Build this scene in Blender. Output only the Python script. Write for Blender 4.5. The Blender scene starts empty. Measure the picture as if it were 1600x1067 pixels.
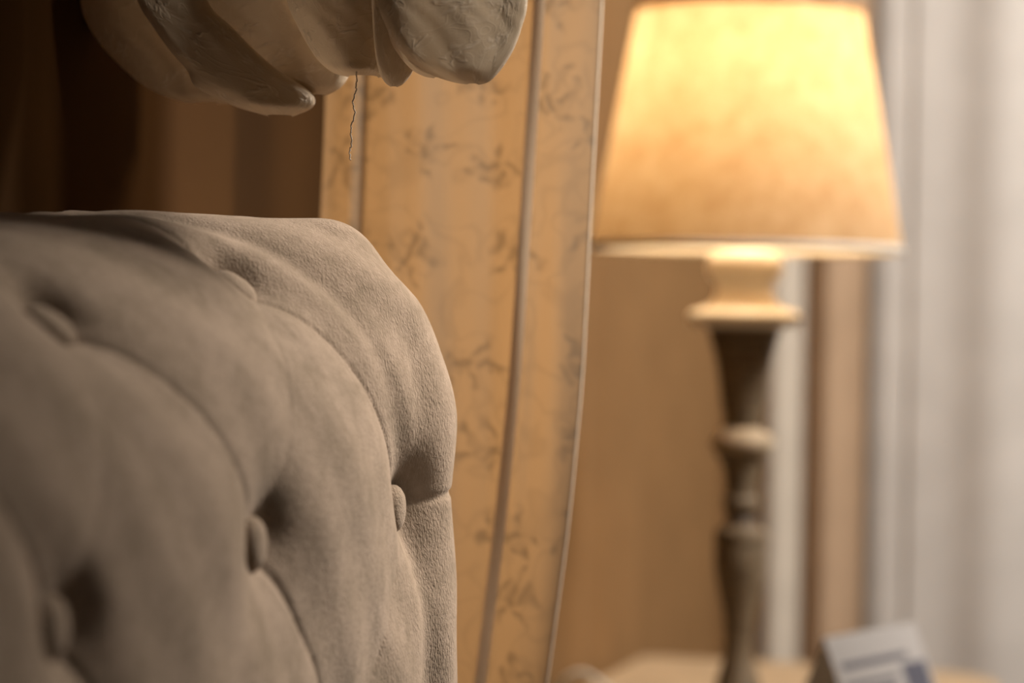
import bpy, bmesh, math, random
import numpy as np
from mathutils import Vector, Matrix

random.seed(4)
SC = bpy.context.scene
COL = SC.collection
R = math.radians

# ------------------------------------------------------------------ camera
# back wall is the plane y = 0, the room is y < 0, the bed head runs along x
EYE = 1.08
CAM = Vector((-1.572, -0.672, EYE))
YAW = R(14.4)
cd = bpy.data.cameras.new('camera')
cam = bpy.data.objects.new('camera', cd)
COL.objects.link(cam)
SC.camera = cam
cd.sensor_width = 36.0
cd.lens = 100.0
cd.clip_start = 0.05
fwd = Vector((math.cos(YAW), math.sin(YAW), -math.tan(R(0.43)))).normalized()
rgt = Vector((math.sin(YAW), -math.cos(YAW), 0))
up = rgt.cross(fwd).normalized()
ROLL = R(-1.0)
r2 = rgt * math.cos(ROLL) + up * -math.sin(ROLL)
u2 = r2.cross(fwd).normalized()
M = Matrix((r2, u2, -fwd)).transposed().to_4x4()
M.translation = CAM
cam.matrix_world = M
cd.dof.use_dof = True
cd.dof.focus_distance = 1.655
cd.dof.aperture_fstop = 3.7
cd.dof.aperture_blades = 9

# ------------------------------------------------------------------ world, lights, exposure
w = bpy.data.worlds.new('world')
SC.world = w
w.use_nodes = True
w.node_tree.nodes['Background'].inputs[0].default_value = (0.55, 0.5, 0.45, 1)
w.node_tree.nodes['Background'].inputs[1].default_value = 0.03
SC.view_settings.view_transform = 'Standard'
SC.view_settings.look = 'None'
SC.view_settings.gamma = 1
SC.view_settings.use_curve_mapping = False
SC.view_settings.exposure = 0.0


def area(name, loc, target, sx, sy, power, col):
    l = bpy.data.lights.new(name, 'AREA')
    l.shape = 'RECTANGLE'
    l.size = sx
    l.size_y = sy
    l.energy = power
    l.color = col
    o = bpy.data.objects.new(name, l)
    COL.objects.link(o)
    o.location = loc
    d = Vector(target) - Vector(loc)
    o.rotation_euler = d.to_track_quat('-Z', 'Y').to_euler()
    return o


def spot(name, loc, target, size, power, col, rad=0.12):
    l = bpy.data.lights.new(name, 'SPOT')
    l.energy = power
    l.color = col
    l.spot_size = R(size)
    l.spot_blend = 1.0
    l.shadow_soft_size = rad
    o = bpy.data.objects.new(name, l)
    COL.objects.link(o)
    o.location = loc
    o.rotation_euler = (Vector(target) - Vector(loc)).to_track_quat('-Z', 'Y').to_euler()


spot('bed_spot', (1.25, -1.02, 2.10), (0.22, -0.2, 1.0), 36, 345, (1.0, 0.87, 0.74), 0.25)
spot('front_fill', (-0.55, -1.7, 1.95), (0.24, -0.30, 1.30), 22, 175, (1.0, 0.83, 0.66), 0.2)  # unseen fill added to brighten the swag from the camera side
spot('curtain_spot', (0.9, -1.6, 2.45), (1.92, -0.36, 1.08), 78, 290, (1.0, 0.93, 0.86), 0.2)
area('ambient_fill', (-0.2, -2.4, 2.65), (-0.2, -2.4, 0), 0.9, 0.9, 3.5, (1.0, 0.90, 0.80))  # unseen soft source added as weak ambient fill

# ------------------------------------------------------------------ helpers


def tag(o, label=None, cat=None, group=None, kind=None):
    if label: o['label'] = label
    if cat: o['category'] = cat
    if group: o['group'] = group
    if kind: o['kind'] = kind
    return o


def empty(name, loc, label, cat, group=None):
    o = bpy.data.objects.new(name, None)
    COL.objects.link(o)
    o.location = loc
    o.empty_display_size = 0.05
    return tag(o, label, cat, group)


def mesh_obj(name, verts, faces, m, parent=None, smooth=True, uv=None):
    """verts in world coordinates; local to the parent's location when parented"""
    me = bpy.data.meshes.new(name)
    off = parent.location if parent else Vector((0, 0, 0))
    p = parent
    while p is not None and p.parent is not None:
        p = p.parent
        off = off + p.location
    V = np.asarray(verts, dtype=float) - np.array(off)
    me.from_pydata(V.tolist(), [], faces if isinstance(faces, list) else faces.tolist())
    if uv is not None:
        lay = me.uv_layers.new(name='UVMap')
        idx = np.zeros(len(me.loops), dtype=np.int32)
        me.loops.foreach_get('vertex_index', idx)
        lay.data.foreach_set('uv', np.asarray(uv, dtype=np.float32)[idx].ravel())
    me.polygons.foreach_set('use_smooth', [smooth] * len(me.polygons))
    me.materials.append(m)
    me.update()
    o = bpy.data.objects.new(name, me)
    COL.objects.link(o)
    o.parent = parent
    return o


def grid_faces(nu, nv, wrap=False):
    i, j = np.meshgrid(np.arange(nu if wrap else nu - 1), np.arange(nv - 1), indexing='ij')
    i2 = (i + 1) % nu
    return np.stack([i * nv + j, i2 * nv + j, i2 * nv + j + 1, i * nv + j + 1], -1).reshape(-1, 4)


def box(name, x0, x1, y0, y1, z0, z1, m, parent=None, bevel=0.0):
    bm = bmesh.new()
    bmesh.ops.create_cube(bm, size=1)
    for v in bm.verts:
        v.co = Vector(((x0 + x1) / 2 + v.co.x * (x1 - x0), (y0 + y1) / 2 + v.co.y * (y1 - y0),
                       (z0 + z1) / 2 + v.co.z * (z1 - z0)))
    if bevel:
        bmesh.ops.bevel(bm, geom=bm.edges[:], offset=bevel, segments=3, affect='EDGES', profile=0.5)
    V = [v.co[:] for v in bm.verts]
    bm.verts.index_update()
    F = [[v.index for v in f.verts] for f in bm.faces]
    bm.free()
    return mesh_obj(name, V, F, m, parent, smooth=False)


def lathe(name, prof, cx, cy, m, parent=None, seg=64, close=False):
    """prof: list of (radius, z)"""
    P = np.array(prof)
    a = np.linspace(0, 2 * np.pi, seg, endpoint=False)
    V = np.stack([cx + P[None, :, 0] * np.cos(a)[:, None], cy + P[None, :, 0] * np.sin(a)[:, None],
                  np.repeat(P[None, :, 1], seg, 0)], -1).reshape(-1, 3)
    F = grid_faces(seg, len(P), wrap=True)
    if close:
        n = len(P)
        k = np.arange(seg) * n + n - 1
        F2 = np.stack([k, np.roll(k, -1), np.roll(k, -1) - (n - 1), k - (n - 1)], -1)
        F = np.concatenate([F, F2])
    return mesh_obj(name, V, F, m, parent)


def tube(name, pts, rad, m, parent=None, seg=8, smooth_n=0):
    P = np.array(pts, dtype=float)
    if smooth_n:
        P = catmull(P, smooth_n)
    T = np.gradient(P, axis=0)
    T /= np.linalg.norm(T, axis=1)[:, None]
    ref = np.array([0.31, 0.77, 0.2])
    A = np.cross(T, ref)
    A /= np.linalg.norm(A, axis=1)[:, None]
    B = np.cross(T, A)
    r = np.broadcast_to(np.asarray(rad, dtype=float), (len(P),))
    a = np.linspace(0, 2 * np.pi, seg, endpoint=False)
    V = (P[None] + r[None, :, None] * (np.cos(a)[:, None, None] * A[None] + np.sin(a)[:, None, None] * B[None]))
    return mesh_obj(name, V.reshape(-1, 3), grid_faces(seg, len(P), wrap=True), m, parent)


def catmull(P, n):
    P = np.asarray(P, dtype=float)
    Q = np.concatenate([[2 * P[0] - P[1]], P, [2 * P[-1] - P[-2]]])
    out = []
    for k in range(1, len(Q) - 2):
        for t in np.linspace(0, 1, n, endpoint=False):
            out.append(0.5 * ((2 * Q[k]) + (-Q[k - 1] + Q[k + 1]) * t +
                              (2 * Q[k - 1] - 5 * Q[k] + 4 * Q[k + 1] - Q[k + 2]) * t * t +
                              (-Q[k - 1] + 3 * Q[k] - 3 * Q[k + 1] + Q[k + 2]) * t ** 3))
    out.append(P[-1])
    return np.array(out)


# ------------------------------------------------------------------ materials
class NT:
    def __init__(s, name):
        s.m = bpy.data.materials.new(name)
        s.m.use_nodes = True
        s.t = s.m.node_tree
        s.t.nodes.clear()
        s.out = s.t.nodes.new('ShaderNodeOutputMaterial')

    def n(s, typ, **kw):
        nd = s.t.nodes.new(typ)
        for k, v in kw.items():
            if k.startswith('i_'):
                key = k[2:].replace('_', ' ')
                nd.inputs[key].default_value = v
            else:
                setattr(nd, k, v)
        return nd

    def l(s, a, b):
        s.t.links.new(a, b)

    def math(s, op, a, b=None, c=None, clamp=False):
        nd = s.t.nodes.new('ShaderNodeMath')
        nd.operation = op
        nd.use_clamp = clamp
        for k, v in enumerate((a, b, c)):
            if v is None: continue
            if isinstance(v, (int, float)):
                nd.inputs[k].default_value = v
            else:
                s.l(v, nd.inputs[k])
        return nd.outputs[0]

    def coord(s, kind='Object', scale=(1, 1, 1)):
        c = s.n('ShaderNodeTexCoord')
        mp = s.n('ShaderNodeMapping')
        mp.inputs['Scale'].default_value = scale
        s.l(c.outputs[kind], mp.inputs['Vector'])
        return mp.outputs[0]

    def noise(s, vec, scale, detail=3, rough=0.5, dist=0.0):
        nd = s.n('ShaderNodeTexNoise')
        nd.inputs['Scale'].default_value = scale
        nd.inputs['Detail'].default_value = detail
        nd.inputs['Roughness'].default_value = rough
        nd.inputs['Distortion'].default_value = dist
        s.l(vec, nd.inputs['Vector'])
        return nd.outputs['Fac']

    def ramp(s, fac, stops):
        r = s.n('ShaderNodeValToRGB')
        e = r.color_ramp.elements
        while len(e) < len(stops): e.new(0.5)
        for k, (p, c) in enumerate(stops):
            e[k].position = p
            e[k].color = (*c, 1) if len(c) == 3 else c
        s.l(fac, r.inputs[0])
        return r.outputs[0]

    def bump(s, h, strength, dist, normal=None):
        b = s.n('ShaderNodeBump')
        b.inputs['Strength'].default_value = strength
        b.inputs['Distance'].default_value = dist
        s.l(h, b.inputs['Height'])
        if normal is not None: s.l(normal, b.inputs['Normal'])
        return b.outputs[0]


def mat_simple(name, c, rough=0.6, noise_scale=20, var=0.12, bump=0.0, metal=0.0, spec=0.5):
    s = NT(name)
    v = s.coord()
    f = s.noise(v, noise_scale, 4)
    c = np.array(c)
    col = s.ramp(f, [(0.3, tuple(c * (1 - var))), (0.7, tuple(np.minimum(c * (1 + var), 1)))])
    p = s.n('ShaderNodeBsdfPrincipled')
    s.l(col, p.inputs['Base Color'])
    p.inputs['Roughness'].default_value = rough
    p.inputs['Metallic'].default_value = metal
    p.inputs['Specular IOR Level'].default_value = spec
    if bump:
        s.l(s.bump(f, 0.5, bump), p.inputs['Normal'])
    s.l(p.outputs[0], s.out.inputs[0])
    return s.m


def mat_headboard():
    s = NT('taupe_velour')
    v = s.coord()
    big = s.noise(v, 26, 3, 0.55, 0.6)
    mid = s.noise(v, 160, 3, 0.6, 0.3)
    mix = s.math('ADD', s.math('MULTIPLY', big, 0.6), s.math('MULTIPLY', mid, 0.4))
    col = s.ramp(mix, [(0.36, (0.285, 0.224, 0.163)), (0.5, (0.37, 0.290, 0.220)), (0.64, (0.44, 0.346, 0.27))])
    # fine crinkled pile
    vs = s.coord('Object', (1.0, 1.0, 0.62))
    g1 = s.noise(vs, 620, 2, 0.55, 0.8)
    vor = s.n('ShaderNodeTexVoronoi')
    vor.feature = 'SMOOTH_F1'
    vor.inputs['Scale'].default_value = 700
    s.l(vs, vor.inputs['Vector'])
    h = s.math('ADD', g1, s.math('MULTIPLY', vor.outputs['Distance'], 0.5))
    b = s.bump(h, 0.8, 0.00075)
    b2 = s.bump(s.noise(v, 60, 3), 0.35, 0.0016, b)
    p = s.n('ShaderNodeBsdfPrincipled')
    s.l(col, p.inputs['Base Color'])
    p.inputs['Roughness'].default_value = 0.95
    p.inputs['Specular IOR Level'].default_value = 0.12
    p.inputs['Sheen Weight'].default_value = 0.25
    p.inputs['Sheen Roughness'].default_value = 0.45
    p.inputs['Sheen Tint'].default_value = (0.9, 0.8, 0.72, 1)
    s.l(b2, p.inputs['Normal'])
    s.l(p.outputs[0], s.out.inputs[0])
    return s.m


def flower_mask(s, uv, scale, seed=0.0, tend=0.3):
    """brocade sprigs: a five-petal rosette in each Voronoi cell, broken into leaves by noise"""
    mp = s.n('ShaderNodeMapping')
    mp.inputs['Location'].default_value = (seed, seed * 0.7, 0)
    s.l(uv, mp.inputs['Vector'])
    nz = s.n('ShaderNodeTexNoise')
    nz.inputs['Scale'].default_value = scale * 2.3
    nz.inputs['Detail'].default_value = 2
    s.l(mp.outputs[0], nz.inputs['Vector'])
    sub = s.n('ShaderNodeVectorMath'); sub.operation = 'SUBTRACT'
    s.l(nz.outputs['Color'], sub.inputs[0]); sub.inputs[1].default_value = (0.5, 0.5, 0.5)
    sc = s.n('ShaderNodeVectorMath'); sc.operation = 'SCALE'
    s.l(sub.outputs[0], sc.inputs[0]); sc.inputs['Scale'].default_value = 0.8 / scale
    ad = s.n('ShaderNodeVectorMath'); ad.operation = 'ADD'
    s.l(mp.outputs[0], ad.inputs[0]); s.l(sc.outputs[0], ad.inputs[1])
    vor = s.n('ShaderNodeTexVoronoi')
    vor.voronoi_dimensions = '2D'
    vor.inputs['Scale'].default_value = scale
    vor.inputs['Randomness'].default_value = 0.75
    s.l(ad.outputs[0], vor.inputs['Vector'])
    dv = s.n('ShaderNodeVectorMath'); dv.operation = 'SUBTRACT'
    s.l(ad.outputs[0], dv.inputs[0])
    s.l(vor.outputs['Position'], dv.inputs[1])
    sep = s.n('ShaderNodeSeparateXYZ')
    s.l(dv.outputs[0], sep.inputs[0])
    ang = s.math('ARCTAN2', sep.outputs[1], sep.outputs[0])
    pet = s.math('COSINE', s.math('MULTIPLY', ang, 5.0))
    rad = s.math('ADD', 0.27, s.math('MULTIPLY', pet, 0.11))
    d = vor.outputs['Distance']
    m1 = s.math('MULTIPLY', s.math('SUBTRACT', rad, d), 6.0, clamp=True)
    ring = s.math('MULTIPLY', s.math('SUBTRACT', s.math('ABSOLUTE', s.math('SUBTRACT', d, 0.13)), 0.03), 25.0, clamp=True)
    m1 = s.math('MULTIPLY', m1, s.math('ADD', s.math('MULTIPLY', ring, 0.6), 0.4))
    # leafy tendrils
    n2 = s.noise(mp.outputs[0], scale * 1.6, 1, 0.4, 1.2)
    ten = s.math('SUBTRACT', 1.0, s.math('MULTIPLY', s.math('ABSOLUTE', s.math('SUBTRACT', n2, 0.5)), 18.0), clamp=True)
    msk = s.math('MAXIMUM', m1, s.math('MULTIPLY', ten, tend))
    return msk


def mat_brocade(name, base, flower, trans_col, trans, scale, fl_trans=0.3, opacity=1.0, bmp=0.35):
    s = NT(name)
    c = s.n('ShaderNodeTexCoord')
    uv = c.outputs['UV']
    msk = flower_mask(s, uv, scale, 3.1)
    mx = s.n('ShaderNodeMix'); mx.data_type = 'RGBA'
    s.l(msk, mx.inputs['Factor'])
    mx.inputs['A'].default_value = (*base, 1)
    mx.inputs['B'].default_value = (*flower, 1)
    mt = s.n('ShaderNodeMix'); mt.data_type = 'RGBA'
    s.l(msk, mt.inputs['Factor'])
    mt.inputs['A'].default_value = (*trans_col, 1)
    mt.inputs['B'].default_value = (*(np.array(trans_col) * fl_trans), 1)
    weave = s.noise(uv, 900, 1)
    soft = s.noise(uv, 45, 3)
    hgt = s.math('ADD', s.math('MULTIPLY', weave, 0.25), s.math('ADD', msk, s.math('MULTIPLY', soft, 0.8)))
    b = s.bump(hgt, bmp, 0.001)
    p = s.n('ShaderNodeBsdfPrincipled')
    s.l(mx.outputs['Result'], p.inputs['Base Color'])
    rg = s.math('SUBTRACT', 0.75, s.math('MULTIPLY', msk, 0.3))
    s.l(rg, p.inputs['Roughness'])
    p.inputs['Specular IOR Level'].default_value = 0.3
    s.l(b, p.inputs['Normal'])
    t = s.n('ShaderNodeBsdfTranslucent')
    s.l(mt.outputs['Result'], t.inputs['Color'])
    ms = s.n('ShaderNodeMixShader')
    ms.inputs[0].default_value = trans
    s.l(p.outputs[0], ms.inputs[1])
    s.l(t.outputs[0], ms.inputs[2])
    last = ms.outputs[0]
    if opacity < 1:
        tr = s.n('ShaderNodeBsdfTransparent')
        m2 = s.n('ShaderNodeMixShader')
        m2.inputs[0].default_value = opacity
        s.l(tr.outputs[0], m2.inputs[1]); s.l(last, m2.inputs[2])
        last = m2.outputs[0]
    s.l(last, s.out.inputs[0])
    return s.m


def mat_cloth(name, c, rough=0.85, trans=0.0, trans_col=None, weave=500, var=0.06, mott=14):
    s = NT(name)
    v = s.coord()
    f = s.noise(v, mott, 4)
    c = np.array(c)
    col = s.ramp(f, [(0.3, tuple(c * (1 - var))), (0.7, tuple(np.minimum(c * (1 + var), 1)))])
    p = s.n('ShaderNodeBsdfPrincipled')
    s.l(col, p.inputs['Base Color'])
    p.inputs['Roughness'].default_value = rough
    p.inputs['Specular IOR Level'].default_value = 0.2
    b = s.bump(s.noise(v, weave, 1), 0.3, 0.0008)
    s.l(b, p.inputs['Normal'])
    last = p.outputs[0]
    if trans:
        t = s.n('ShaderNodeBsdfTranslucent')
        t.inputs['Color'].default_value = (*(trans_col or tuple(c)), 1)
        ms = s.n('ShaderNodeMixShader')
        ms.inputs[0].default_value = trans
        s.l(last, ms.inputs[1]); s.l(t.outputs[0], ms.inputs[2])
        last = ms.outputs[0]
    s.l(last, s.out.inputs[0])
    return s.m


def mat_shade():
    s = NT('linen_shade')
    v = s.coord('Object', (1, 1, 0.35))
    v2 = s.coord('Object', (0.5, 0.5, 2.2))
    f = s.math('ADD', s.math('MULTIPLY', s.noise(v, 240, 3, 0.65), 0.5), s.math('MULTIPLY', s.noise(v2, 200, 2), 0.5))
    blot = s.noise(s.coord(), 38, 3, 0.6)
    f2 = s.math('ADD', s.math('MULTIPLY', f, 0.5), s.math('MULTIPLY', blot, 0.5))
    colt = s.ramp(f2, [(0.38, (0.47, 0.31, 0.165)), (0.62, (0.60, 0.45, 0.28))])
    cold = s.ramp(f2, [(0.38, (0.50, 0.36, 0.22)), (0.62, (0.66, 0.50, 0.34))])
    d = s.n('ShaderNodeBsdfDiffuse')
    s.l(cold, d.inputs['Color'])
    t = s.n('ShaderNodeBsdfTranslucent')
    s.l(colt, t.inputs['Color'])
    ms = s.n('ShaderNodeMixShader')
    ms.inputs[0].default_value = 0.45
    s.l(d.outputs[0], ms.inputs[1]); s.l(t.outputs[0], ms.inputs[2])
    s.l(ms.outputs[0], s.out.inputs[0])
    return s.m


def mat_limed():
    s = NT('limewashed_wood')
    v = s.coord('Object', (1, 1, 6))
    f = s.noise(v, 60, 4, 0.6)
    col = s.ramp(f, [(0.32, (0.12, 0.082, 0.045)), (0.5, (0.20, 0.142, 0.082)), (0.68, (0.29, 0.22, 0.135))])
    p = s.n('ShaderNodeBsdfPrincipled')
    s.l(col, p.inputs['Base Color'])
    p.inputs['Roughness'].default_value = 0.6
    s.l(s.bump(f, 0.4, 0.0006), p.inputs['Normal'])
    s.l(p.outputs[0], s.out.inputs[0])
    return s.m


def mat_glow(name, c, st):
    s = NT(name)
    e = s.n('ShaderNodeEmission')
    e.inputs[0].default_value = (*c, 1)
    e.inputs[1].default_value = st
    s.l(e.outputs[0], s.out.inputs[0])
    return s.m


def mat_card():
    """white card print: grey heading lines and a dark blue-grey block; UV 0..1 across the panel"""
    s = NT('printed_card')
    c = s.n('ShaderNodeTexCoord')
    sep = s.n('ShaderNodeSeparateXYZ')
    s.l(c.outputs['UV'], sep.inputs[0])
    x, y = sep.outputs[0], sep.outputs[1]

    def band(a, v0, v1):
        return s.math('MULTIPLY', s.math('GREATER_THAN', a, v0), s.math('LESS_THAN', a, v1))
    acc = None
    for (x0, x1, y0, y1) in [(0.08, 0.62, 0.60, 0.635), (0.08, 0.58, 0.53, 0.565), (0.08, 0.64, 0.46, 0.495),
                             (0.08, 0.6, 0.39, 0.425), (0.08, 0.5, 0.32, 0.355), (0.08, 0.8, 0.74, 0.79)]:
        r = s.math('MULTIPLY', band(x, x0, x1), band(y, y0, y1))
        acc = r if acc is None else s.math('MAXIMUM', acc, r)
    blk = s.math('MULTIPLY', band(x, 0.70, 0.97), band(y, 0.30, 0.70))
    m1 = s.n('ShaderNodeMix'); m1.data_type = 'RGBA'
    s.l(acc, m1.inputs['Factor'])
    m1.inputs['A'].default_value = (0.60, 0.56, 0.53, 1)
    m1.inputs['B'].default_value = (0.16, 0.15, 0.18, 1)
    m2 = s.n('ShaderNodeMix'); m2.data_type = 'RGBA'
    s.l(blk, m2.inputs['Factor'])
    s.l(m1.outputs['Result'], m2.inputs['A'])
    m2.inputs['B'].default_value = (0.13, 0.13, 0.17, 1)
    p = s.n('ShaderNodeBsdfPrincipled')
    s.l(m2.outputs['Result'], p.inputs['Base Color'])
    p.inputs['Roughness'].default_value = 0.45
    s.l(p.outputs[0], s.out.inputs[0])
    return s.m


M_WALL = mat_simple('brown_wall_paint', (0.047, 0.022, 0.0065), 0.95, 8, 0.08, spec=0.05)
M_CEIL = mat_simple('ceiling_paint', (0.6, 0.57, 0.52), 0.9, 8, 0.03)
M_FLOOR = mat_simple('wood_floor', (0.30, 0.20, 0.12), 0.5, 12, 0.2)
M_TRIM = mat_simple('trim_paint', (0.62, 0.56, 0.48), 0.6, 8, 0.03)
M_HB = mat_headboard()
M_CURTAIN = mat_brocade('brocade_voile', (0.50, 0.40, 0.29), (0.37, 0.31, 0.24), (0.36, 0.205, 0.085), 0.50, 16, 0.6)
M_SEAM = mat_cloth('doubled_voile_seam', (0.72, 0.62, 0.50), 0.85, 0.12, (0.5, 0.3, 0.15))
M_SWAG = mat_brocade('swag_brocade', (0.64, 0.54, 0.41), (0.76, 0.67, 0.55), (0.60, 0.44, 0.28), 0.10, 42, 0.75, bmp=0.5)
M_TAN = mat_cloth('tan_drape', (0.21, 0.115, 0.046), 0.85, 0.0)
M_ROSE = mat_cloth('warmlit_fold_cloth', (0.45, 0.315, 0.205), 0.85, 0.0)  # tan stands in for warm light in a hollow of the curtain
M_STRIP = mat_cloth('coollit_fold_cloth', (0.52, 0.46, 0.38), 0.85, 0.0)  # pale tone stands in for cool light on a curtain crest
M_WHITE = mat_cloth('white_voile', (0.74, 0.70, 0.65), 0.85, 0.2)
M_SHADE = mat_shade()
M_LIMED = mat_limed()
M_CREAM = mat_simple('cream_paint', (0.88, 0.82, 0.72), 0.45, 40, 0.05)
M_RING = mat_simple('toplit_limewash', (0.48, 0.37, 0.24), 0.6, 60, 0.1)  # paler wood tone paints in the light from above on the ring
M_DARKW = mat_simple('dark_wood', (0.10, 0.07, 0.05), 0.5, 30, 0.2)
M_TABLE = mat_simple('waxed_oak', (0.42, 0.30, 0.18), 0.55, 18, 0.12, 0.0005)
M_THREAD = mat_simple('thread_cotton', (0.85, 0.76, 0.64), 0.9, 100, 0.05)
M_WIRE = mat_simple('white_plastic', (0.72, 0.66, 0.56), 0.4, 20, 0.02)
M_BRASS = mat_simple('brass', (0.55, 0.38, 0.16), 0.35, 30, 0.1, 0, 1.0)
M_BULB = mat_glow('bulb_glow', (1.0, 0.72, 0.38), 12)
M_CARD = mat_card()
M_PAPER = mat_cloth('plain_card', (0.72, 0.69, 0.66), 0.5, 0.45)

# ------------------------------------------------------------------ room shell
X0, X1, Y0, Z1 = -3.2, 2.18, -4.0, 2.7
YW = 0.04
tag(box('wall_back', X0, X1, YW, 0.14, 0, Z1, M_WALL), kind='structure')
tag(box('wall_right', X1, X1 + 0.1, Y0, 0.14, 0, Z1, M_CEIL), kind='structure')
tag(box('wall_left', X0 - 0.1, X0, Y0, 0.14, 0, Z1, M_WALL), kind='structure')
tag(box('wall_front', X0, X1, Y0 - 0.1, Y0, 0, Z1, M_WALL), kind='structure')
tag(box('floor', X0 - 0.1, X1 + 0.1, Y0 - 0.1, 0.14, -0.1, 0, M_FLOOR), kind='structure')
tag(box('ceiling', X0 - 0.1, X1 + 0.1, Y0 - 0.1, 0.14, Z1, Z1 + 0.1, M_CEIL), kind='structure')
tag(box('baseboard_back', X0, 1.30, 0.026, YW, 0, 0.09, M_TRIM), kind='structure')


# ------------------------------------------------------------------ tufted headboard
HP, HQ, Q0 = 0.1225, 0.135, -0.11          # half a diamond across / up; height of the P2 row from the eye
S_R, S_L = 0.0, -14 * HP
AS, BT, AN = 0.068, 0.140, 0.13
NBACK = -0.180


def base_surface(p, q):
    """(p, q) on the upholstery -> (x, y, z); flat face rolling back over the top and round the ends"""
    pr = np.maximum(0, p - S_R) / (AS * math.pi / 2)
    pl = np.maximum(0, S_L - p) / (AS * math.pi / 2)
    qu = np.maximum(0, q - Q0) / (BT * math.pi / 2)
    px = pr - pl
    rho = (np.abs(px) ** 2.7 + qu ** 2.7) ** (1 / 2.7)
    rs = np.maximum(rho, 1e-9)
    th = np.minimum(rho, 1.0) * math.pi / 2
    u = np.sin(th) * px / rs
    v = np.sin(th) * qu / rs
    e_ = np.clip((np.maximum(p - S_R, S_L - p) + 0.10) / 0.13, 0, 1)
    n = -(AN - 0.075 * e_ * e_ * (3 - 2 * e_)) * (1 - np.cos(th)) - np.maximum(0, rho - 1) * 0.2
    s = np.clip(p, S_L, S_R) + AS * u
    t = np.minimum(q, Q0) + BT * v
    n = np.maximum(n, NBACK)
    # top rail dips gently towards the middle
    mid = (S_L + S_R) / 2
    x = np.clip(abs(mid - S_R) - 0.12 - np.abs(s - mid), 0, 0.74)
    up_ = np.clip((q - Q0) / 0.12, 0, 1)
    t = t + 0.009 * up_ * up_ * (3 - 2 * up_) - 0.104 * (x - x * x / 1.48) + 0.009 * (1 - up_ * up_ * (3 - 2 * up_)) * np.clip(x / 0.1, 0, 1)
    return s, -0.20 - n, EYE + t


rows = {}
for j in range(1, -5, -1):
    rows[j] = [i for i in range(-14, 1) if (i + j) % 2 == 0]
buttons = [(i, j) for j in rows for i in rows[j]]
bset = set(buttons)
BTN = np.array([(i * HP, Q0 + j * HQ) for i, j in buttons])
segs = []
for i, j in buttons:
    for di in (-1, 1):
        if (i + di, j - 1) in bset:
            segs.append((i * HP, Q0 + j * HQ, (i + di) * HP, Q0 + (j - 1) * HQ, 1.0 if di == 1 else 0.55))
for i in rows[1]:
    segs.append((i * HP, Q0 + HQ, i * HP - (0.0 if i != -1 else 0.0), 0.45, 0.8))
for i in rows[-4]:
    segs.append((i * HP, Q0 - 4 * HQ, i * HP, -1.2, 0.8))
for j in rows:
    if 0 in rows[j]:
        segs.append((0, Q0 + j * HQ, 0.3, Q0 + j * HQ + 0.05, 0.6))
    if -14 in rows[j]:
        segs.append((-14 * HP, Q0 + j * HQ, -14 * HP - 0.3, Q0 + j * HQ + 0.02, 0.8))
segs.append((0.055, -0.020, 0.30, 0.02, 0.5))
segs.append((0.045, 0.040, 0.30, 0.17, 0.5))
SEG = np.array(segs)
# slack folds that run round inside the end roll
VALLEYS = [[(-0.095, 0.14), (-0.085, 0.09), (-0.06, 0.04), (-0.04, -0.01), (-0.018, -0.06), (0.004, -0.10)],
           [(0.008, -0.13), (0.012, -0.18), (0.022, -0.27), (0.014, -0.36)]]


def puff(P, Q):
    dmin = np.full(P.shape, 9.0)
    thin = np.zeros(P.shape)
    soft = np.zeros(P.shape)
    fold = np.zeros(P.shape)
    for (x0, y0, x1, y1, wt) in SEG:
        dx, dy = x1 - x0, y1 - y0
        L2 = dx * dx + dy * dy
        t = np.clip(((P - x0) * dx + (Q - y0) * dy) / L2, 0, 1)
        ex, ey = P - (x0 + t * dx), Q - (y0 + t * dy)
        d = np.hypot(ex, ey)
        sg = (ex * dy - ey * dx) / math.sqrt(L2)
        if dy < 0 and dx > 0 or dx == 0: sg = -sg
        soft = np.maximum(soft, wt * np.exp(-(d / 0.027) ** 1.35))
        thin = np.maximum(thin, (0.15 if wt == 0.55 else 1.0) * np.exp(-(d / 0.0022) ** 2))
        fold = np.maximum(fold, np.where(sg < 0, np.exp(-(d / 0.009)), 0) * wt)
    db = np.full(P.shape, 9.0)
    for bx, by in BTN:
        db = np.minimum(db, np.hypot(P - bx, Q - by))
    pit = np.exp(-(db / 0.046) ** 1.6)
    h = 0.0185 - 0.0060 * soft - 0.0100 * pit - 0.0040 * np.exp(-(db / 0.025) ** 2) - 0.0020 * thin + 0.0015 * fold * (1 - pit)
    out = np.clip(np.maximum(P - 0.004, S_L - 0.004 - P) / 0.05, 0, 1)
    tp_ = np.clip((Q - (Q0 + 0.04)) / 0.13, 0, 1)
    for bx, by in BTN:
        if by > Q0 + 0.05: h -= 0.006 * np.exp(-(((P - bx - 0.010) ** 2 + (Q - by - 0.018) ** 2) / 0.016 ** 2))
        h -= 0.0065 * np.exp(-(((P - bx - 0.013) ** 2 + (Q - by - 0.008) ** 2) / 0.015 ** 2))
    for line in VALLEYS:
        dv_ = np.full(P.shape, 9.0)
        for (x0, y0), (x1, y1) in zip(line[:-1], line[1:]):
            dx, dy = x1 - x0, y1 - y0
            t = np.clip(((P - x0) * dx + (Q - y0) * dy) / (dx * dx + dy * dy), 0, 1)
            dv_ = np.minimum(dv_, np.hypot(P - x0 - t * dx, Q - y0 - t * dy))
        h -= 0.0024 * np.exp(-(dv_ / 0.011) ** 2)
    h += 0.024 * out * out * (3 - 2 * out) * (1 - 0.85 * tp_ * tp_ * (3 - 2 * tp_))
    # outermost roll: slight ridge that runs round the corner
    return h


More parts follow.
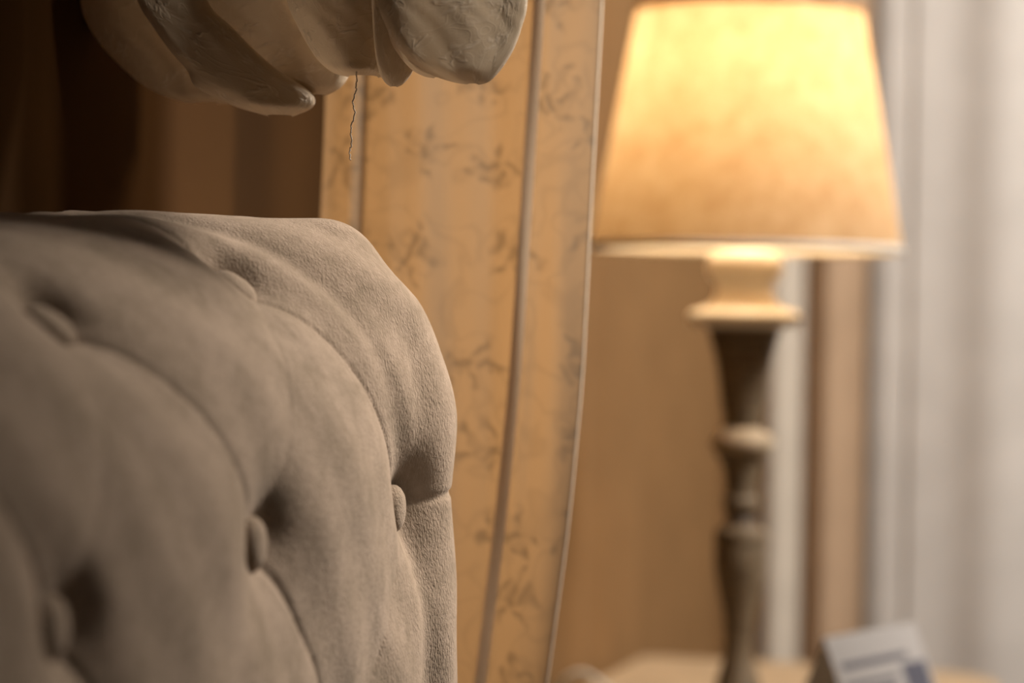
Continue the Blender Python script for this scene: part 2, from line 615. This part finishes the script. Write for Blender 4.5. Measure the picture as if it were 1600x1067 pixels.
def var_axis(a, b, f0, f1, fine, coarse):
    pts = []
    x = a
    while x < b:
        pts.append(x)
        x += fine if f0 <= x < f1 else coarse
    pts.append(b)
    return np.array(pts)


pa = var_axis(S_L - 0.17, 0.19, -0.72, 0.19, 0.002, 0.006)
qa = var_axis(-0.97, 0.30, -0.40, 0.30, 0.002, 0.006)
P, Q = np.meshgrid(pa, qa, indexing='ij')
H = puff(P, Q)
# gentle unevenness of hand-stretched cloth
H += 0.0012 * np.sin(P * 37 + 3 * np.sin(Q * 21)) * np.sin(Q * 31 + 1.3) + 0.0006 * np.sin(P * 90 + Q * 70)


def surf_pos(p, q, h):
    e = 5e-4
    c = np.stack(base_surface(p, q), -1)
    du = np.stack(base_surface(p + e, q), -1) - np.stack(base_surface(p - e, q), -1)
    dv = np.stack(base_surface(p, q + e), -1) - np.stack(base_surface(p, q - e), -1)
    nn = np.cross(du, dv)
    ln = np.linalg.norm(nn, axis=-1, keepdims=True)
    flat = ln[..., 0] < 1e-9
    nn = nn / np.maximum(ln, 1e-12)
    nn[flat] = 0
    return c + nn * h[..., None], nn


pos, _ = surf_pos(P, Q, H)
pos[..., 1] = np.minimum(pos[..., 1], -0.014)
hb = empty('tufted_headboard', (S_L / 2, -0.1, 0.0),
           'diamond-tufted taupe velour headboard with rolled edge and covered buttons, against the brown wall', 'headboard')
mesh_obj('upholstery', pos.reshape(-1, 3), grid_faces(len(pa), len(qa)), M_HB, hb,
         uv=np.stack([P.ravel(), Q.ravel()], -1))
box('back_board', S_L - 0.03, 0.03, -0.14, 0.024, 0.10, 1.06, M_DARKW, hb)
for lx in (S_L + 0.1, -0.1):
    box('leg', lx - 0.03, lx + 0.03, -0.11, -0.05, 0.0, 0.10, M_DARKW, hb, 0.003)

# covered buttons: dome + edge, one mesh shared by all
BR = 0.0125
prof = [(0.0001, 0.0046), (0.003, 0.0045), (0.006, 0.0042), (0.009, 0.0034), (0.0112, 0.0019), (0.0124, 0.0),
        (0.0125, -0.0018), (0.0118, -0.0034), (0.009, -0.0045), (0.0001, -0.005)]
btn_mesh = None
for k, (i, j) in enumerate(buttons):
    p = np.array([i * HP]); q = np.array([Q0 + j * HQ])
    h = puff(p, q)
    c, nn = surf_pos(p, q, h + (0.0085 if j == 1 else 0.0072))
    if btn_mesh is None:
        o = lathe('button', prof, 0, 0, M_HB, None, 28)
        btn_mesh = o.data
        btn_mesh.transform(Matrix.Scale(1.12, 4))
    else:
        o = bpy.data.objects.new('button', btn_mesh)
        COL.objects.link(o)
    o.parent = hb
    o.location = Vector(c[0]) - hb.location
    o.rotation_euler = Vector(nn[0]).to_track_quat('Z', 'Y').to_euler()


# ------------------------------------------------------------------ canopy: board, brocade curtain, swag, thread
def W(Xc, Zc):
    """distance right of / ahead of the viewing station -> floor position"""
    return np.array([CAM.x + Zc * math.cos(YAW) + Xc * math.sin(YAW), CAM.y + Zc * math.sin(YAW) - Xc * math.cos(YAW)])


cb = empty('canopy_board', (0.1, -0.2, 1.86), 'painted canopy board fixed to the wall above the headboard, holding the drapery', 'canopy')
box('board', -0.30, 0.50, -0.40, YW, 1.86, 1.90, M_TRIM, cb, 0.004)
box('moulding', -0.32, 0.52, -0.42, -0.40, 1.84, 1.92, M_TRIM, cb, 0.004)

# curtain: rows of (height from eye, left X, right X) at about 1.93 m; the lower right edge is drawn back
ct_t = np.array([0.765, 0.50, 0.22, 0.10, -0.04, -0.14, -0.25, -0.45, -1.075])
ct_r = np.array([0.066, 0.0625, 0.0575, 0.0535, 0.0495, 0.0420, 0.0290, 0.00, -0.02])
nU, nT = 150, 260
tt = np.linspace(0.765, -1.075, nT)
xr = np.interp(-tt, -ct_t, ct_r)
for _ in range(6):
    xr[1:-1] = (xr[:-2] + xr[1:-1] + xr[2:]) / 3
uu = np.linspace(0, 1, nU)
U, T = np.meshgrid(uu, tt, indexing='ij')
XR = np.broadcast_to(xr, U.shape)
XL = -0.139 + 0.004 * np.sin(T * 9)
sway = 0.10 * np.clip(-T + 0.1, 0, 1)
Uw = U + 0.0 * T
X = XL + (XR - XL) * (Uw + 0.012 * np.sin(Uw * 12 + T * 2))
c1 = 0.775 - 0.14 * (0.2 - T)            # main soft fold, leaning
Z = 1.925 + 0.075 * (1 - U) ** 1.5
Z = Z + 0.007 * np.sin(2 * np.pi * (U * 1.9 + 0.25 * T + 0.1)) * (0.5 + 0.5 * U)
Z = Z - 0.0022 * np.exp(-((U - c1) / 0.06) ** 2)
Z = Z + 0.002 * np.exp(-((U - c1 - 0.09) / 0.05) ** 2)
Z = Z - 0.006 * np.exp(-((U - 0.10) / 0.03) ** 2) + 0.004 * np.exp(-((U - 0.16) / 0.02) ** 2)
Z = Z + 0.0012 * np.sin(U * 40 + 5 * np.sin(T * 3)) * np.exp(-((U - 0.5) / 0.5) ** 2)
xy = W(X, Z)
V = np.stack([xy[0], xy[1], EYE + T], -1).reshape(-1, 3)
cur = empty('brocade_curtain', (0.3, -0.15, 0.005),
            'sheer cream floral brocade curtain hanging behind the right end of the headboard', 'curtain')
mesh_obj('curtain_panel', V, grid_faces(nU, nT), M_CURTAIN, cur, uv=np.stack([(X * 1.1).ravel(), T.ravel()], -1))
pU, pT = np.meshgrid(np.linspace(0, 1, 9), np.arange(nT), indexing='ij')
cc = np.clip(c1[0][pT.astype(int)], 0.3, 0.8)
pu = cc - 0.020 + 0.048 * pU
pX = np.zeros(pu.shape); pZ = np.zeros(pu.shape)
for k in range(nT):
    pX[:, k] = np.interp(pu[:, k], uu, X[:, k]); pZ[:, k] = np.interp(pu[:, k], uu, Z[:, k])
pZ -= 0.0007 + 0.0004 * np.sin(np.pi * pU)
pxy = W(pX, pZ)
mesh_obj('pleat', np.stack([pxy[0], pxy[1], EYE + tt[pT.astype(int)]], -1).reshape(-1, 3), grid_faces(9, nT), M_SEAM, cur,
         uv=np.stack([(pX * 1.1 + 0.5).ravel(), (tt[pT.astype(int)]).ravel()], -1))
hem = np.stack([xy[0][-1] , xy[1][-1] , EYE + tt], -1)
tube('hem', hem[::4], 0.0007, M_THREAD, cur, 6)


# swag: soft puffs, each a tapering bag of cloth; centre line in (X, t, Z), half width, half depth
def bag(rows_, nseg, wr_amp, wr_n, ph, stretch=7):
    R_ = catmull(np.array(rows_, dtype=float), stretch)
    a = np.linspace(R(-28), R(208), nseg)
    n = len(R_)
    A, K = np.meshgrid(a, np.arange(n), indexing='ij')
    f = K / (n - 1)
    r = R_[K]
    wr = 1 + 0.55 * wr_amp * np.sin(wr_n * A + ph + 7 * f + 1.2 * np.sin(A * 2 + ph)) * (1 - 0.7 * f) \
           + 0.15 * wr_amp * np.sin((wr_n + 3) * A - 9 * f + ph * 2)
    ca, sa = np.cos(A), np.sin(A)
    X = r[..., 0] + np.maximum(r[..., 3], 1e-4) * np.sign(ca) * np.abs(ca) ** 0.8
    Z = r[..., 2] - np.maximum(r[..., 4], 1e-4) * np.sign(sa) * np.abs(sa) ** 0.7 * wr
    t = r[..., 1] + 0.0
    # slack drag lines running down and to the right
    dg = X * 0.8 + t * 0.6
    Z = Z - 0.0010 * np.sin(dg * 150 + 2.5 * np.sin(t * 40 + ph) + ph) * np.clip(sa, 0, 1) - 0.0004 * np.sin(dg * 520 + 3 * np.sin(t * 70) + 2 * ph) * np.clip(sa, 0, 1)
    xy = W(X, Z)
    V = np.stack([xy[0], xy[1], EYE + t], -1)
    L = np.stack([A * np.maximum(r[..., 3], 0.03), t], -1)
    return V.reshape(-1, 3), grid_faces(nseg, n), L.reshape(-1, 2)


def px2(px, py, Zc):
    """offsets measured on the level view: right and up, at distance Zc"""
    hy = 500 + (px - 800) * 0.0175
    return (px - 800 + (py - 500) * 0.0175) / 4444 * Zc, -(py - hy) / 4444 * Zc


def bag_px(spec, Zc, dep, lean=0.0):
    """spec: (y, x_left, x_right) in thousandths of the view; the last row closes the bag"""
    out = []
    for (y, xl, xr_) in spec:
        a, t = px2(xl, y, Zc)
        b, _ = px2(xr_, y, Zc)
        w_ = (b - a) / 2
        z = Zc + lean * t
        out.append(((a + b) / 2, t, z, w_, min(dep, w_ * 1.1 + 0.002)))
    return out


swag = empty('swag_valance', (0.1, -0.1, 1.2),
             'gathered cream floral brocade swag hanging in puffs above the headboard', 'valance')
bags = [
    (bag_px([(-1350, 150, 420), (-500, 130, 420), (-100, 105, 430), (0, 122, 440), (60, 150, 440), (110, 195, 430), (140, 235, 410), (156, 275, 375), (161, 305, 340)], 1.80, 0.022), 0.12, 5, 0.3),
    (bag_px([(-1350, 260, 560), (-500, 240, 562), (-100, 230, 562), (0, 240, 560), (60, 290, 556), (100, 345, 549), (122, 400, 541), (137, 450, 528), (149, 488, 508)], 1.74, 0.02), 0.16, 4, 2.0),
    (bag_px([(-1350, 260, 330), (-500, 220, 310), (-100, 190, 300), (0, 215, 325), (40, 238, 362), (80, 266, 402), (110, 292, 438), (135, 305, 478), (152, 335, 492), (168, 372, 484), (181, 418, 456)], 1.722, 0.017), 0.16, 4, 1.4),
    (bag_px([(-1350, 420, 640), (-500, 425, 640), (-100, 428, 640), (0, 448, 640), (40, 464, 640), (75, 483, 636), (98, 500, 628), (113, 520, 612), (120, 545, 590)], 1.685, 0.02), 0.16, 4, 2.2),
    (bag_px([(-1350, 560, 690), (-500, 565, 690), (-100, 570, 690), (0, 580, 690), (50, 583, 670), (90, 587, 652), (115, 593, 642), (130, 602, 630), (136, 611, 620)], 1.655, 0.014), 0.15, 3, 0.4),
    (bag_px([(-1350, 590, 760), (-500, 595, 760), (-100, 600, 760), (0, 600, 760), (60, 608, 760), (90, 625, 750), (108, 642, 735), (118, 660, 715), (122, 678, 700)], 1.645, 0.018), 0.15, 4, 3.1),
    (bag_px([(-1350, 590, 815), (-500, 588, 818), (-100, 584, 823), (0, 590, 822), (35, 600, 816), (70, 618, 804), (95, 642, 790), (115, 672, 775), (127, 705, 762), (132, 730, 746)], 1.62, 0.024), 0.16, 4, 4.0),
    (bag_px([(-1350, 740, 818), (-500, 745, 821), (-100, 765, 826), (0, 772, 824), (35, 768, 817), (70, 758, 804), (95, 748, 789), (112, 742, 775), (124, 738, 758)], 1.612, 0.012), 0.10, 2, 1.0),
]
for k, (r_, amp, nn_, ph) in enumerate(bags):
    V, F, L = bag(r_, 96, amp, nn_, ph)
    L = L + np.array([k * 0.37, k * 0.21])
    mesh_obj('fabric_puff', V, F, M_SWAG, swag, uv=L)

tp = []
random.seed(11)
ctrl = [(557, 112), (556, 140), (551, 160), (554, 178), (548, 200), (549, 225), (546, 236), (547, 250)]
for k, (x, y) in enumerate(ctrl):
    a, t = px2(x, y, 1.66)
    q_ = W(a, 1.66)
    tp.append((q_[0], q_[1], EYE + t))
tp = catmull(tp, 8)
for k in range(len(tp)):
    tp[k, 1] += 0.00028 * math.sin(k * 1.3) + 0.0002 * math.sin(k * 2.9)
th = tube('loose_thread', tp, 0.00042, M_THREAD, None, 6)
tag(th, 'fine loose thread dangling from the lower edge of the brocade swag', 'thread')


# ------------------------------------------------------------------ background drapes
def drape(name, pts, z0, z1, amp, waves, ph, m, label, group=None, n=220, nz=24):
    """pts: floor path; folds run across it"""
    C = catmull(np.array([(a, b, 0) for a, b in pts]), 30)[:, :2]
    d = np.concatenate([[0], np.cumsum(np.linalg.norm(np.diff(C, axis=0), axis=1))])
    s = np.linspace(0, d[-1], n)
    cx, cy = np.interp(s, d, C[:, 0]), np.interp(s, d, C[:, 1])
    tx, ty = np.gradient(cx), np.gradient(cy)
    l = np.hypot(tx, ty)
    nx, ny = -ty / l, tx / l
    f = s / d[-1]
    zz = np.linspace(z0, z1, nz)
    Fg, Zg = np.meshgrid(f, zz, indexing='ij')
    off = amp * np.sin(2 * np.pi * waves * (Fg + 0.02 * np.sin(Fg * 9 + ph)) + ph + 0.25 * np.sin(Zg * 1.7))
    off += 0.12 * amp * np.sin(2 * np.pi * waves * 2.3 * Fg + 2 * ph)
    Vx = cx[:, None] + nx[:, None] * off
    Vy = cy[:, None] + ny[:, None] * off
    V = np.stack([Vx, Vy, Zg], -1).reshape(-1, 3)
    o = mesh_obj(name, V, grid_faces(n, nz), m, None)
    return tag(o, label, 'curtain', group)


drape('long_drape', [(1.30, 0.010), (1.60, 0.010), (1.94, 0.000), (2.04, -0.02), (2.068, -0.060)], 0.02, 2.6, 0.014, 6.5, 0.5, M_TAN,
      'tan drape lining the back wall and corner, behind and left of the lamp stem')
drape('long_drape', [(2.055, -0.070), (2.04, -0.095), (2.06, -0.128)], 0.02, 2.6, 0.003, 1.0, 2.2, M_STRIP,
      'narrow pale curtain fold with cool light put into its colour, just right of the lamp stem')
drape('long_drape', [(2.064, -0.126), (2.045, -0.16), (2.050, -0.208)], 0.02, 2.6, 0.004, 1.0, 2.2, M_ROSE,
      'narrow curtain fold with warm light put into its tan colour, between the pale strip and the wide white curtain')
drape('long_drape', [(2.080, -0.196), (2.062, -0.25), (2.045, -0.5), (2.03, -2.3), (2.03, -3.7)], 0.02, 2.6, 0.0055, 21, 0.9, M_WHITE,
      'wide white curtain in soft folds filling the right side behind the lamp', n=900)

# ------------------------------------------------------------------ bedside chest
TZ = EYE - 0.38
TX0, TX1, TY0, TY1 = 0.78, 1.614, -0.43, -0.014
chest = empty('bedside_chest', ((TX0 + TX1) / 2, (TY0 + TY1) / 2, 0), 'light oak bedside chest with rounded corners under the lit lamp', 'nightstand')


def rounded_slab(name, x0, x1, y0, y1, z0, z1, rad, m, parent):
    pts = []
    for (cx, cy, a0, r_) in ((x1 - rad[0], y1 - rad[0], 0, rad[0]), (x0 + rad[1], y1 - rad[1], 90, rad[1]),
                             (x0 + rad[2], y0 + rad[2], 180, rad[2]), (x1 - rad[3], y0 + rad[3], 270, rad[3])):
        for k in range(9):
            a = R(a0 + k * 90 / 8)
            pts.append((cx + r_ * math.cos(a), cy + r_ * math.sin(a)))
    c = np.array([(x0 + x1) / 2, (y0 + y1) / 2])
    P_ = np.array(pts)
    D = P_ - c
    D = D / np.linalg.norm(D, axis=1)[:, None]
    lv = [(0.004, z0), (0.0, z0 + 0.004), (0.0, z1 - 0.006), (0.002, z1 - 0.002), (0.006, z1)]
    V = []
    for ins, z in lv:
        for p_, d_ in zip(P_, D):
            q_ = p_ - d_ * ins
            V.append((q_[0], q_[1], z))
    n = len(P_)
    F = []
    for k in range(len(lv) - 1):
        for i in range(n):
            F.append([k * n + i, k * n + (i + 1) % n, (k + 1) * n + (i + 1) % n, (k + 1) * n + i])
    F.append(list(range(n))[::-1])
    F.append([(len(lv) - 1) * n + i for i in range(n)])
    return mesh_obj(name, V, F, m, parent, smooth=False)


rounded_slab('worktop', TX0, TX1, TY0, TY1, TZ - 0.025, TZ, (0.015, 0.02, 0.02, 0.12), M_TABLE, chest)
box('carcass', TX0 + 0.03, TX1 - 0.04, TY0 + 0.05, TY1 - 0.01, 0.10, TZ - 0.025, M_TABLE, chest)
for k in range(3):
    z0 = 0.13 + k * 0.18
    dr = box('drawer', TX0 + 0.05, TX1 - 0.06, TY0 + 0.035, TY0 + 0.05, z0, z0 + 0.165, M_TABLE, chest, 0.003)
    dr_o = dr
    for kx in (TX0 + 0.24, TX1 - 0.25):
        bm = bmesh.new()
        bmesh.ops.create_uvsphere(bm, u_segments=14, v_segments=8, radius=0.013)
        V = [(v.co.x + kx, v.co.y * 0.9 + TY0 + 0.025, v.co.z + z0 + 0.083) for v in bm.verts]
        bm.verts.index_update()
        F = [[v.index for v in f.verts] for f in bm.faces]
        bm.free()
        kn = mesh_obj('knob', V, F, M_BRASS, None)
        kn.parent = dr
        kn.location = -Vector(chest.location)
for lx in (TX0 + 0.06, TX1 - 0.08):
    for ly in (TY0 + 0.08, TY1 - 0.05):
        lathe('leg', [(0.001, 0.0), (0.016, 0.0), (0.022, 0.03), (0.018, 0.06), (0.026, 0.10), (0.001, 0.10)], lx, ly, M_TABLE, chest, 20)

# ------------------------------------------------------------------ table lamp
LX, LY = W(0.222, 2.72)
PX = 2.72 / 4444
LTILT = 0.0
lamp = empty('table_lamp', (LX, LY, TZ), 'lit table lamp with tapered linen shade on a turned limewashed wooden base', 'lamp')


def ly(y): return EYE - (y - 507) * PX


upper = [(0.5, 372), (9, 373), (10, 384), (22, 386), (42, 391), (53, 399), (59, 413), (58, 428), (51, 439), (45, 446), (44, 454),
         (47, 464), (54, 474), (66, 482), (82, 487), (88, 493), (88, 501), (83, 508), (66, 511), (58, 514)]
body = [(58, 514), (55, 525), (49, 545), (42, 575), (37, 610), (32, 645), (28, 668)]
collar_ring = [(28, 668), (33, 673), (44, 680), (49, 688), (49, 697), (45, 705)]
body2 = [(45, 705), (38, 716), (31, 728), (27, 745), (25, 762), (25, 774), (28, 780), (29, 790), (28, 798)]
groove = [(28, 798), (23, 801), (22, 811), (25, 815)]
lower = [(25, 815), (27, 822), (38, 828), (41, 836), (41, 846), (39, 850), (40, 862), (40, 880), (37, 905), (31, 935), (25, 968), (22, 1000),
         (24, 1030), (32, 1060), (38, 1080), (42, 1090), (70, 1094), (84, 1102), (88, 1112), (88, 1122), (84, 1127.9), (0.5, 1127.9)]


def prof_of(pts, n=4, exact_end=False):
    P_ = catmull(np.array([(a, b, 0) for a, b in pts]), n)[:, :2]
    return [(max(a, 0.3) * PX, max(ly(b), TZ)) for a, b in P_]


lathe('collar', prof_of(upper), LX, LY, M_CREAM, lamp)['label'] = 'cream painted top collar and flange'
lathe('stem', prof_of(body), LX, LY, M_LIMED, lamp)
lathe('stem_ring', prof_of(collar_ring), LX, LY, M_RING, lamp)['label'] = 'limewashed ring halfway down the stem, light from above put into its colour'
lathe('stem', prof_of(body2), LX, LY, M_LIMED, lamp)
lathe('ring', prof_of(groove, 3), LX, LY, M_DARKW, lamp)['label'] = 'dark narrow ring'
lathe('baluster', prof_of(lower), LX, LY, M_LIMED, lamp)
zt, zb = ly(17), ly(388)
rt, rb = 177 * PX, 243 * PX
# shade: outer skin, inner skin, rolled rims
thk = 0.0012
n_ = 24
outer = [(rb + (rt - rb) * k / n_, zb + (zt - zb) * k / n_) for k in range(n_ + 1)]
shd = lathe('lamp_shade', outer, LX, LY, M_SHADE, lamp, 96)
rim_pts = [(LX + rb * math.cos(a), LY + rb * math.sin(a), zb) for a in np.linspace(0, 2 * math.pi, 73)]
for rr, zz, nm in ((rb, zb, 'bottom_rim'), (rt, zt, 'top_rim')):
    lathe(nm, [(rr - 0.0012, zz - 0.0035), (rr + 0.0012, zz - 0.0035), (rr + 0.0014, zz), (rr + 0.001, zz + 0.0035), (rr - 0.0012, zz + 0.0035)],
          LX, LY, M_CREAM if nm == 'bottom_rim' else M_SHADE, lamp, 72, close=True)
# fitting, bulb, carrier
lathe('socket', [(0.001, ly(372)), (0.008, ly(372)), (0.008, ly(318)), (0.013, ly(316)), (0.013, ly(300)), (0.001, ly(299))], LX, LY, M_BRASS, lamp, 24)
BZ = ly(118)
bulb_o = lathe('bulb', [(0.012, ly(300)), (0.013, ly(285)), (0.020, BZ - 0.022), (0.027, BZ - 0.008), (0.029, BZ + 0.004), (0.026, BZ + 0.016), (0.016, BZ + 0.026), (0.0003, BZ + 0.029)],
               LX, LY, M_BULB, lamp, 28)
bulb_o['label'] = 'glowing warm bulb'
for k in range(3):
    a = R(30 + 120 * k)
    tube('spoke', [(LX + 0.012 * math.cos(a), LY + 0.012 * math.sin(a), ly(40)), (LX + (rt - 0.004) * math.cos(a), LY + (rt - 0.004) * math.sin(a), zt - 0.001)],
         0.0011, M_BRASS, lamp, 6)
lathe('finial', [(0.001, ly(44)), (0.012, ly(44)), (0.012, ly(38)), (0.005, ly(34)), (0.007, ly(26)), (0.001, ly(20))], LX, LY, M_BRASS, lamp, 16)
cordp = [(LX - 0.03, LY + 0.035, TZ + 0.006), (LX - 0.05, LY + 0.09, TZ + 0.012), (LX - 0.06, LY + 0.118, TZ + 0.036),
         (LX - 0.06, LY + 0.140, TZ + 0.047), (LX - 0.06, LY + 0.160, TZ + 0.036), (LX - 0.05, LY + 0.172, TZ + 0.012),
         (LX - 0.03, LY + 0.180, TZ + 0.004), (LX + 0.1, LY + 0.185, TZ + 0.004)]
tube('cord', cordp, 0.0028, M_WIRE, lamp, 8, smooth_n=8)
pl = bpy.data.lights.new('bulb_light', 'POINT')
pl.energy = 18
pl.color = (1.0, 0.76, 0.47)
pl.shadow_soft_size = 0.034
po = bpy.data.objects.new('bulb_light', pl)
COL.objects.link(po)
po.parent = lamp
po.location = (0, 0, BZ - TZ)
bulb_o.visible_shadow = True

# ------------------------------------------------------------------ tent card
A0 = np.array(W(0.273, 2.45)); A1 = np.array(W(0.372, 2.60))
dirv = (A1 - A0) / np.linalg.norm(A1 - A0)
perp = np.array([dirv[1], -dirv[0]])
if perp[1] > 0: perp = -perp
tent = empty('tent_card', (float(A0[0]), float(A0[1]), TZ), 'small white folded tent card with printed lines, right of the lamp base', 'card')
zt_c = TZ + 0.111
hw = 0.045


def panel(name, sgn, m):
    e0 = A0 + perp * hw * sgn; e1 = A1 + perp * hw * sgn
    nrm = np.array([perp[0] * sgn, perp[1] * sgn, hw / 0.111]) ; nrm /= np.linalg.norm(nrm)
    q = [np.array([e0[0], e0[1], TZ + 0.0005]), np.array([e1[0], e1[1], TZ + 0.0005]), np.array([A1[0], A1[1], zt_c]), np.array([A0[0], A0[1], zt_c])]
    V = q + [v - nrm * 0.0012 for v in q[:2]] + [v - np.array([0, 0, 0.0012]) for v in q[2:]]
    F = [[0, 1, 2, 3], [7, 6, 5, 4], [0, 4, 5, 1], [1, 5, 6, 2], [2, 6, 7, 3], [3, 7, 4, 0]]
    uv = [(0, 0), (1, 0), (1, 1), (0, 1)] * 2
    return mesh_obj(name, V, F, m, tent, smooth=False, uv=uv)


panel('front_panel', 1, M_CARD)['label'] = 'printed front panel with text lines and a dark block'
panel('back_panel', -1, M_PAPER)
